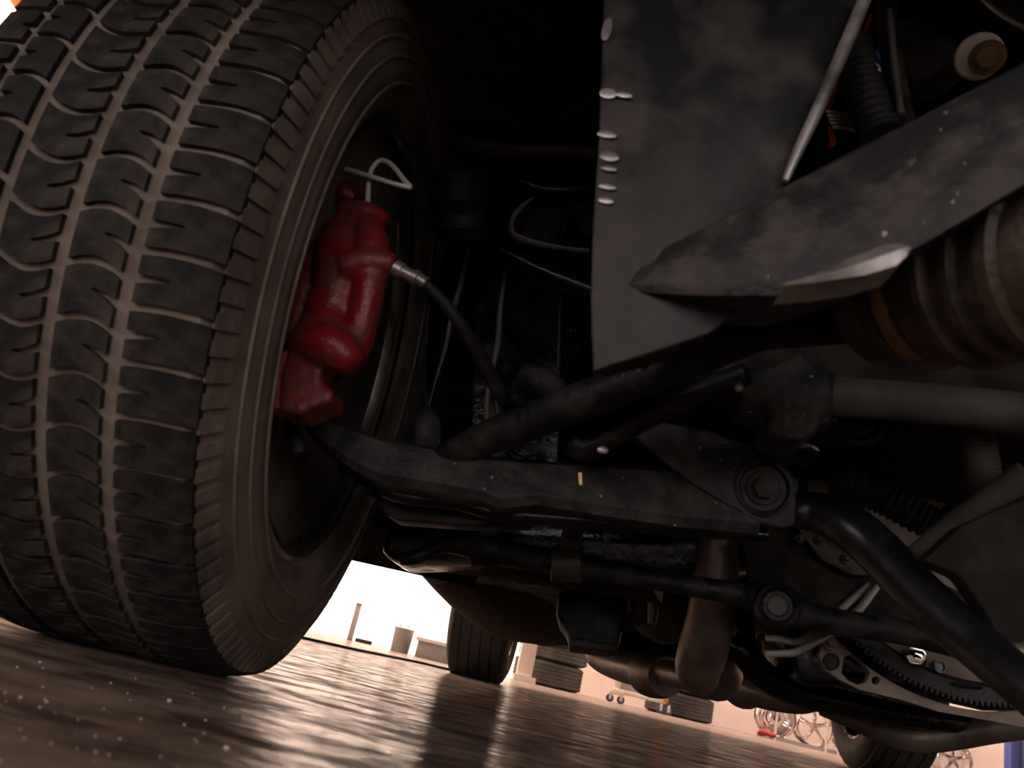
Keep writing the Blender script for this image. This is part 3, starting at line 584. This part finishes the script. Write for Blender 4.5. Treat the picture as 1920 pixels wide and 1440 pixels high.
q = plate([(1044, 1108), (1170, 1090), (1178, 1130), (1160, 1222), (1066, 1206), (1064, 1180), (1042, 1160)], .25, 1.15); q.build('transmission_sump', M['black'], car, bevel=.012, label='dark block-shaped sump')
q = plate([(1066, 1196), (1158, 1208), (1158, 1224), (1066, 1212)], .2, 1.14); q.build('sump_lip', M['dusty'], car, bevel=.004)
q = plate([(1190, 1100), (1320, 1110), (1310, 1190), (1260, 1205), (1200, 1170)], .12, 1.1); q.build('starter_motor', M['rust'], car, bevel=.012)
q = MB(); pt(q, [(1222, 1110, 1.08, 10), (1225, 1140, 1.08, 11), (1222, 1170, 1.08, 9)], 10, 3); q.build('starter_terminal', M['exhaust'], car)
bolt(A(1367, 1181, .99), (0, -1, 0), .006, .01, M['steel'], car)
q = MB(); pt(q, [(1205, 1010, .95, 8), (1235, 1030, .95, 10), (1270, 1046, .95, 22), (1295, 1058, .95, 20)], 12, 4); q.build('idler_arm', M['black'], car)
# crossmember body behind the arm (black mass)
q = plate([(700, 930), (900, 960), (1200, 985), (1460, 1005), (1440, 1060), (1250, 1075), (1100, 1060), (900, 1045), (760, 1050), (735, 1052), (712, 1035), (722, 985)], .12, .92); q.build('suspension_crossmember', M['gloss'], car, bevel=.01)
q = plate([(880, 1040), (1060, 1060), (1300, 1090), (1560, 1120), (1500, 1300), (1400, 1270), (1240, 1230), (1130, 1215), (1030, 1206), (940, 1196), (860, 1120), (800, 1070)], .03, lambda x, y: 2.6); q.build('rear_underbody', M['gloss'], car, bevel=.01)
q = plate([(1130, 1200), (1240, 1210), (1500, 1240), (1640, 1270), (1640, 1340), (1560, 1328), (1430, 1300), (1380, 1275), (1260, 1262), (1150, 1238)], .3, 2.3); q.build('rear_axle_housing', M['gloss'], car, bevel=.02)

# ---------------- oily inner structure behind the wheel: tower, upper arm, boot
q = MB(); R_ = []
for x, dy in ((790, .10), (830, .03), (880, .0), (930, .0), (985, .02), (1040, .02), (1080, .0), (1130, .03), (1200, .1)):
    t = A(x+20, 440, .88+dy); b = A(x, 960, .88+dy); R_.append([t, b, b+Vector((0, .02, 0)), t+Vector((0, .02, 0))])
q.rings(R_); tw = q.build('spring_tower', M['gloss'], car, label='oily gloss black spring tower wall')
for L in (((948, 510, 8), (938, 580, 9), (934, 640, 12), (924, 690, 8), (914, 740, 9), (912, 790, 10)), ((878, 470, 9), (862, 540, 9), (845, 600, 8), (836, 650, 7), (815, 720, 3), (802, 770, 2)), ((926, 730, 3), (934, 780, 4)), ((1050, 560, 2), (1046, 690, 2))):
    q = MB(); pt(q, [(x, y, .862, r*1.3) for x, y, r in L], 10, 4, .4); q.build('dried_drip', M['drip'], tw)
for i in range(26):
    x = 1055+random.random()*45; y = 600+random.random()*130; q = MB()
    q.ball(A(x, y, .868), .0009+random.random()*.0012, 8, 5); q.build('oil_droplet', M['chrome'], tw)
q = MB(); pt(q, [(780, 250, .80, 20), (860, 272, .80, 26), (960, 285, .80, 20), (1120, 290, .80, 18)], 12, 4, .6); ua = q.build('upper_control_arm', M['grey'], car)
q = MB(); pt(q, [(950, 330, .82, 12), (1000, 350, .82, 12), (1050, 357, .82, 12), (1120, 350, .82, 12)], 12, 5); q.build('arm_lip', M['gloss'], ua)
q = MB(); pt(q, [(880, 440, .80, 16), (940, 470, .80, 18), (1010, 505, .80, 18), (1120, 548, .80, 18)], 14, 5); q.build('arm_lower_lip', M['gloss'], ua)
P = A(1010, 420, .86); kk = dep(P)/FPX
q = MB(); q.lathe(P, (-.25, -1, -.35), [(0, 62*kk), (.012, 62*kk), (.016, 56*kk), (.012, 50*kk), (-.005, 44*kk), (-.01, .0001)], 32); q.build('spring_seat_ring', M['black'], ua)
q = MB(); pt(q, [(1000, 372, .838, 5), (975, 392, .836, 10), (960, 415, .835, 9), (963, 440, .835, 10), (1000, 455, .836, 8), (1060, 466, .838, 6), (1105, 470, .84, 5)], 10, 5, .6); q.build('worn_lip', M['drip'], ua)
q = plate([(830, 230), (1150, 240), (1150, 470), (900, 440)], .02, .90); q.build('arm_mount', M['gloss'], ua, bevel=.004)
P = A(862, 372, .74); kk = dep(P)/FPX
q = MB(); q.lathe(P, (-.2, -.6, .8), [(-.05, 30*kk), (-.045, 48*kk), (-.03, 60*kk), (-.015, 52*kk), (0, 62*kk), (.015, 52*kk), (.03, 50*kk), (.036, 30*kk)], 28); q.build('ball_joint_boot', M['rubber'], car)
for L in (((1000, 250, 10), (1050, 160, 12), (1120, 60, 12)), ((1010, 255, 12), (1070, 180, 10), (1130, 130, 12)), ((1000, 270, 12), (1060, 215, 14), (1130, 190, 14)), ((1006, -40, 3), (1004, 120, 3), (1006, 235, 4))):
    q = MB(); pt(q, [(x, y, .95, r) for x, y, r in L], 10, 4); q.build('wiring_hose', M['rubber'], car)
q = MB(); q.ball(A(1033, 163, .93), .008, 10, 6, (.7, .4, 1.2)); q.build('hose_clip', M['grey'], car)

# ---------------- engine bay glimpse, top right
q = plate([(1500, -90), (2000, -90), (2000, 220), (1500, 420), (1400, 400)], .02, .62); q.build('engine_backplate', M['black'], car, bevel=.004)
corrugated([(1596, 85, .47, 34), (1616, 160, .465, 36), (1655, 260, .455, 37)], 16, .06).build('air_hose', M['rubber'], car)
m_ = MB(); pt(m_, [(1658, -60, .48, 20), (1664, 60, .475, 20), (1680, 160, .47, 20), (1702, 250, .46, 18)], 14, 4); m_.build('coolant_pipe', M['black'], car)
m_ = MB(); pt(m_, [(1668, 20, .455, 5), (1676, 110, .45, 6), (1690, 215, .445, 6)], 10, 4); m_.build('pipe_bracket', M['grey'], car)
m_ = MB(); pt(m_, [(1700, 60, .56, 30), (1740, 110, .55, 50), (1770, 150, .55, 60)], 16, 4); m_.build('alternator_case', M['dusty'], car)
P = A(1836, 106, .50); kk = dep(P)/FPX; av = (CAM-P).normalized()
q = MB(); q.lathe(P, av, [(-.01, 42*kk), (0, 42*kk), (.002, 38*kk), (.002, .0001)], 28); wz = q.build('washer', M['white'], car, label='pale washer behind a rusty bolt')
bolt(P+av*.004+Vector((.006, 0, 0)), av, .0085, .016, M['orangeRust'], wz)
q = MB(); pt(q, [(1634, 122, .46, 8), (1640, 135, .46, 12), (1640, 148, .46, 6)], 8, 3); q.build('connector', M['white'], car, label='small white plug connector')
q = MB(); pt(q, [(1640, 100, .465, 7), (1645, 118, .465, 9)], 8, 2); q.build('connector_body', M['blue'], car)
for i in range(5):
    q = MB(); pt(q, [(1548+i*3, 210+i*7, .49, 4), (1575+i*3, 211+i*7, .49, 4), (1592+i*3, 216+i*7, .49, 4)], 8, 3); q.build('stacked_clip', M['alu'], car)
for L in (((1632, 30, 4), (1618, 70, 4), (1606, 85, 5)), ((1566, 160, 6), (1556, 190, 6), (1550, 205, 5)), ((1556, 240, 4), (1562, 265, 6), (1556, 275, 4))):
    q = MB(); pt(q, [(x, y, .50, r) for x, y, r in L], 8, 3); q.build('red_wire', M['wire_red'], car)
q = MB(); pt(q, [(1800, -40, .5, 5), (1880, 30, .49, 5), (1960, 70, .48, 5)], 10, 4); q.build('valance_edge', M['steel'], car)
q = plate([(1810, -80), (2000, -80), (2000, 80), (1890, 30)], .01, .50); q.build('valance', M['black'], car)

# ---------------- masses and body shell
q = MB(); q.box((.40, .80, .62), (.34, .18, .30)); q.build('engine_block', M['grime'], car, bevel=.02)
q = MB(); q.box((.375, 1.32, .62), (1.0, .02, .36)); q.build('firewall', M['black'], car)
q = MB(); q.box((.375, .62, .99), (1.02, .76, .02)); q.build('hood', M['black'], car, bevel=.01)
q = MB(); q.box((.375, 2.85, .36), (.72, 1.53, .02)); q.build('floor_sheet', M['black'], car)
q = MB(); q.box((.375, 2.85, .98), (1.02, 1.53, .02)); q.build('body_top', M['black'], car, bevel=.01)
for X in (-.63, 1.38):
    arch = [Vector((X, .725-.415*math.cos(math.pi*i/16), .335+.415*math.sin(math.pi*i/16))) for i in range(17)]
    q = MB(); q.slab([Vector((X, -.10, .57)), Vector((X, .31, .44))]+arch[1:-1]+[Vector((X, 1.14, .33)), Vector((X, 1.35, .33)), Vector((X, 1.35, .98)), Vector((X, -.10, .96))], (.012, 0, 0)); q.build('fender', M['black'], car)
    ar = [Vector((X, 3.42-.40*math.cos(math.pi*i/16), .335+.40*math.sin(math.pi*i/16))) for i in range(17)]
    q = MB(); q.slab([Vector((X, 1.36, .34)), Vector((X, 3.0, .34))]+ar[1:-1]+[Vector((X, 3.84, .36)), Vector((X, 4.38, .40)), Vector((X, 4.38, .98)), Vector((X, 1.36, .98))], (.012, 0, 0)); q.build('body_side', M['black'], car)
q = MB(); q.box((.375, -.12, .76), (1.03, .02, .19)); q.build('front_bumper', M['black'], car, bevel=.01)
q = MB(); q.box((.375, 4.38, .68), (1.03, .02, .28)); q.build('rear_bumper', M['black'], car, bevel=.01)
# wheelhouse liner over the front wheel
q = MB(); R_ = []
for i in range(17):
    a = math.radians(150-i*11); p = Vector((0, .74+.47*math.cos(a), .36+.46*math.sin(a)))
    R_.append([p+Vector((-.65, 0, 0)), p+Vector((-.16, 0, 0)), p+Vector((-.16, .012*math.cos(a), .012)), p+Vector((-.65, .012*math.cos(a), .012))])
q.rings(R_); q.build('wheelhouse_liner', M['black'], car)
q = plate([(995, -200), (1130, -200), (1130, 260), (995, 260)], .01, 1.0); q.build('inner_apron', M['black'], car)

# ---------------- rear and far-side wheels (joined tread)
def road_tire(R, Wd, rimr, nb=70, ng=4):
    m = MB(); h = Wd/2; xs = [(-h*.86, rimr), (-h, rimr+.03), (-h*.98, R-.045), (-h*.86, R-.012)]
    tr = []; nrib = ng+1; tw_ = h*1.66; x = -tw_/2
    for k in range(nrib):
        wv = tw_/nrib; tr += [(x+.004, R-.005), (x+.0045, R), (x+wv-.0045, R), (x+wv-.004, R-.005)]; x += wv
    P = xs+tr+[(-a, r) for a, r in reversed(xs)]
    n = nb*2; R_ = []
    for a, r in P:
        R_.append([Vector((a, 0, 0))+Vector((0, math.cos(2*math.pi*j/n), math.sin(2*math.pi*j/n)))*(r-(.003 if (r >= R-1e-6 and j % 4 == 0) else 0)) for j in range(n)])
    m.rings(R_, cap=False); return m
rt_me = road_tire(.335, .25, .225).mesh('rear_tire'); rt_me.materials.append(M['fartire'])
rrm = MB(); Rr = [(.105, .217), (.110, .228), (.10, .230), (.095, .222), (.06, .214), (.05, .202), (.0, .198), (-.03, .185), (-.035, .12), (-.02, .10), (.0, .08), (.0, .001)]
rrm.rings([[Vector((a, r*math.cos(2*math.pi*j/48), r*math.sin(2*math.pi*j/48))) for j in range(48)] for a, r in Rr], cap=False)
rr_me = rrm.mesh('rear_wheel'); rr_me.materials.append(M['rim'])
for X, Y, s in ((-.382, 3.42, 1), (1.205, 3.42, -1), (1.125, .725, -1)):
    for nm, me in (('rear_tire' if Y > 2 else 'offside_front_tire', rt_me), ('rear_wheel' if Y > 2 else 'offside_front_wheel', rr_me)):
        o = obj(nm, me, None, car); o.matrix_basis = Matrix.Translation((X, Y, .3325)) @ Matrix.Rotation(0 if s > 0 else math.pi, 4, 'Z')
q = MB(); q.tube([(-.30, 3.42, .33), (.375, 3.42, .33), (1.12, 3.42, .33)], [.04, .045, .04], 16, 3); q.build('rear_axle', M['black'], car)

# ================================================================== things at the far wall
ST_ = road_tire(.32, .22, .20, 60, 5).mesh('stacked_tire'); ST_.materials.append(M['fartire'])
def stacked(px, v, lev, label, dx=0, rot=0):
    p = BF(px, v); o = bpy.data.objects.new('stacked_tire', ST_); COL.objects.link(o)
    o.location = p+RR*dx+Vector((0, 0, .11+.221*lev)); o.rotation_euler = (rot, math.pi/2, 0)
    tag(o, label, 'tire', 'spare tires stacked along the far wall')
stacked(1022, 7.7, 0, 'bottom spare tire of the stack beside the white post')
stacked(1022, 7.7, 1, 'spare tire lying second from floor beside the white post', .02, .3)
stacked(1270, 8.0, 0, 'bottom spare tire right of the white cart')
stacked(1270, 8.0, 1, 'spare tire lying on another one right of the white cart', .02, .5)
# white post beside the glazed opening
o = roombox('door_post', .60, .73, 7.1, 7.2, 0, 2.9, M['cream'], bevel=.004); tag(o, 'white upright post beside the rear left car tyre', 'post')
o = roombox('post_foot', .58, .77, 7.08, 7.22, 0, .05, M['cream'], o)
# thin post, bin and bench in front of the bright opening
p = BF(655, 7.8); u = p.dot(RR)
o = roombox('thin_post', u-.025, u+.025, 7.78, 7.83, 0, .33, M['greycab'], bevel=.003); tag(o, 'thin grey post standing in front of the bright opening', 'post')
roombox('post_cap', u-.03, u+.03, 7.775, 7.835, .33, .34, M['greycab'], o)
p = BF(748, 7.3); u = p.dot(RR)
t = thing('waste_bin', 'grey bin with two prongs in front of the bright opening', 'bin', p)
b = MB(); b.lathe(p, (0, 0, 1), [(0, .075), (.01, .08), (.19, .088), (.20, .092), (.205, .088)], 20); b.build('bin_body', M['greycab'], t)
for du in (-.04, .03):
    b = MB(); b.tube([p+RR*du+Vector((0, 0, .2)), p+RR*du+Vector((0, 0, .245))], .006, 8, 1); b.build('prong', M['greycab'], t)
p = BF(810, 7.0); u = p.dot(RR)
t = thing('low_bench', 'low dark bench left of the rear car tyre', 'bench', p)
roombox('bench_body', u-.15, u+.28, 6.95, 7.3, .0, .13, M['greycab'], t, .004); roombox('bench_top', u-.17, u+.30, 6.93, 7.32, .13, .16, M['cream'], t, .004)
p = BF(682, 8.2); u = p.dot(RR)
o = roombox('rubber_wedge', u-.08, u+.08, 8.1, 8.2, 0, .035, M['rubber'], bevel=.004); tag(o, 'small black wedge on floor by the thin grey post', 'wedge')
# white cart with casters and an orange post
pL, pR = BF(1150, 7.6), BF(1242, 7.6); uL, uR = pL.dot(RR), pR.dot(RR)
t = thing('shop_cart', 'cream shop cart with orange corner post and dark casters', 'cart', (pL+pR)/2)
roombox('side_panel', uL, uR, 7.55, 7.58, .10, .75, M['greycab'], t); roombox('bottom_rail', uL-.02, uR, 7.52, 7.55, .085, .125, M['cream'], t, .003)
roombox('upright', uL-.03, uL+.02, 7.5, 7.56, .07, .8, M['cream'], t, .003); roombox('upright', uR-.03, uR+.01, 7.5, 7.56, .10, .8, M['orange'], t, .003)
roombox('foot_bracket', uL-.05, uL+.06, 7.48, 7.56, .075, .12, M['cream'], t, .003)
for u in (uL-.06, uL+.04, uR-.05, uR+.02):
    b = MB(); c = B(u, 7.5, .034); b.lathe(c-RR*.0-HD*.012, HD, [(0, .01), (0, .034), (.024, .034), (.024, .01)], 20); cw = b.build('caster_wheel', M['bluegrey'], t)
    b = MB(); b.lathe(c-HD*.014, HD, [(0, .012), (.028, .012)], 12); b.build('caster_hub', M['white'], cw)
    roombox('caster_fork', u-.012, u+.012, 7.485, 7.49, .03, .085, M['white'], t)
# chrome wheels on a low rack
rp = BF(1515, 8.1); ru = rp.dot(RR)
rk = thing('wheel_rack', 'low grey rack with thin wire posts below chrome wheels', 'rack', rp)
pu = [Bp(x, y, 8.1).dot(RR) for x, y in ((1450, 1380), (1545, 1400), (1568, 1410), (1840, 1440))]
roombox('rack_rail', pu[0]-.05, 5.6, 8.09, 8.12, .0, .035, M['greycab'], rk)
for u in pu[:3]+[4.4, 5.5]: roombox('wire_post', u-.008, u+.008, 8.05, 8.066, 0, .62, M['white'], rk)
roombox('rack_shelf', pu[0]-.05, 5.6, 8.121, 8.4, .0, .02, M['greycab'], rk)
def chrome_wheel(px, py, v, r, spokes, label):
    c = Bp(px, py, v); c.z = r*1.0+.0205; t = thing('chrome_wheel', label, 'wheel', c-Vector((0, 0, r)), 'chrome wheels on the rack'); a = -HD
    m = MB(); m.lathe(c, a, [(-.09, r*.97), (-.08, r*.9), (0, r*.9), (.06, r*.95), (.075, r), (.085, r*1.0), (.088, r*.96), (.07, r*.9), (.03, r*.84), (-.04, r*.8)], 40, cap=False); m.build('rim_barrel', M['chrome'], t)
    if spokes:
        for k in range(spokes):
            an = 2*math.pi*(k+.3)/spokes; d = RR*math.cos(an)+Vector((0, 0, 1))*math.sin(an); s = MB()
            s.tube([c+d*r*.12+a*.045, c+d*r*.5+a*.05, c+d*r*.86+a*.03], [.022, .017, .024], 8, 3, .6, upv=a); s.build('spoke', M['chrome'], t)
    else:
        m = MB(); m.lathe(c, a, [(-.03, r*.86), (-.01, r*.74), (.02, r*.66), (.01, r*.5), (.035, r*.4), (.04, r*.3)], 40); m.build('dish', M['chrome'], t)
    m = MB(); m.lathe(c, a, [(0, r*.2), (.05, r*.2), (.065, r*.15), (.07, .001)], 20); hb = m.build('center_cap', M['chrome'] if spokes else M['bluegrey'], t)
    m = MB(); m.lathe(c-HD*.07, a, [(0, r*.1), (.006, r*.08)], 12); m.build('cap_badge', M['wire_red'] if not spokes else M['steel'], hb)
chrome_wheel(1454, 1340, 8.22, .185, 0, 'dished chrome wheel at the left end of the rack')
chrome_wheel(1524, 1360, 8.22, .185, 5, 'spoked chrome wheel second from left on the rack')
chrome_wheel(1598, 1378, 8.22, .185, 5, 'chrome wheel half hidden behind the rear right car tyre')
chrome_wheel(1782, 1420, 8.22, .185, 5, 'chrome wheel showing right of the rear right car tyre')
p = BF(1437, 8.0); m = MB()
for i in range(7): m.ball(p+RR*(random.random()-.5)*.12+HD*(random.random()-.5)*.06+Vector((0, 0, .03+.02*random.random())), .032, 12, 8, (1.2, 1, .8))
o = fuse(m, 'shop_rag', M['redcloth'], None, .008, 3); tag(o, 'crumpled dark red rag on floor by the chrome wheels', 'rag')
# blue lift post at the right edge
p = Bp(1899, 1432, 7.6); u = p.dot(RR)
t = thing('lift_column', 'blue steel lift column at the far right', 'lift', B(u, 7.6, 0))
roombox('column', u-.05, u+.05, 7.55, 7.65, 0, 2.4, M['blue'], t, .004); roombox('base_plate', u-.12, u+.12, 7.48, 7.72, 0, .02, M['blue'], t); roombox('carriage', u+.05, u+.3, 7.52, 7.7, .15, .5, M['bluegrey'], t, .004)
o = roombox('wall_shelf', u-.35, u-.05, 8.2, 8.5, .48, .54, M['bluegrey'], bevel=.004); tag(o, 'dark shelf on the far wall left of the blue column', 'shelf')
# orange overhead beam on the left
cp = CAM + ray(14, 14)*((3.76-CAM.z)/ray(14, 14).z); cu, cv = cp.dot(RR), cp.dot(HD)
o = roombox('crane_beam', cu-.5, cu+.5, cv-.2, cv+.25, 3.8, H-.001, M['orange'], bevel=.01); tag(o, 'orange overhead beam at the upper left, seen past the front tyre', 'beam')
# fluorescent fixtures
def lamp(u, v, label, front, ang=0):
    t = thing('ceiling_lamp', label, 'lamp', B(u, v, H-.12), 'fluorescent fixtures')
    dz = .1 if front == 2 else 0; front = front == 1
    roombox('housing', u-.16, u+.16, v-.65, v+.65, H-.08-dz, H-.001-dz, M['orange'] if dz else M['housing'], t, .005)
    for du in (-.07, .07):
        b = MB(); b.tube([B(u+du, v-.6, H-.11-dz), B(u+du, v+.6, H-.11-dz)], .022, 12, 1); b.build('tube', M['tube_front'] if front else M['tube_rear'], t)
LP = [(cu-.05, cv-.35, 2), (-2.2, 7.0, 0), (.6, 7.2, 0), (3.4, 7.2, 0), (6.2, 7.2, 0), (-2.6, 2.6, 1), (3.4, 2.6, 1), (6.2, 2.6, 1), (-3.5, -1.4, 1), (-1.4, -2.6, 1), (1.4, -2.6, 1), (4.2, -2.6, 1), (-1.4, -5.2, 1), (1.4, -5.2, 1)]
nm = ['with orange housing under the orange beam', 'near the glazed opening', 'above the far tire stack', 'above the chrome wheels', 'over the far right corner', 'left of the car', 'right of the car', 'by the right wall', 'front left of the car', 'ahead of the front wheel', 'ahead of the car nose', 'front right of the car', 'by the front wall, left one', 'by the front wall, right one']
for (u, v, f), n_ in zip(LP, nm): lamp(u, v, 'twin tube ceiling lamp '+n_, f)
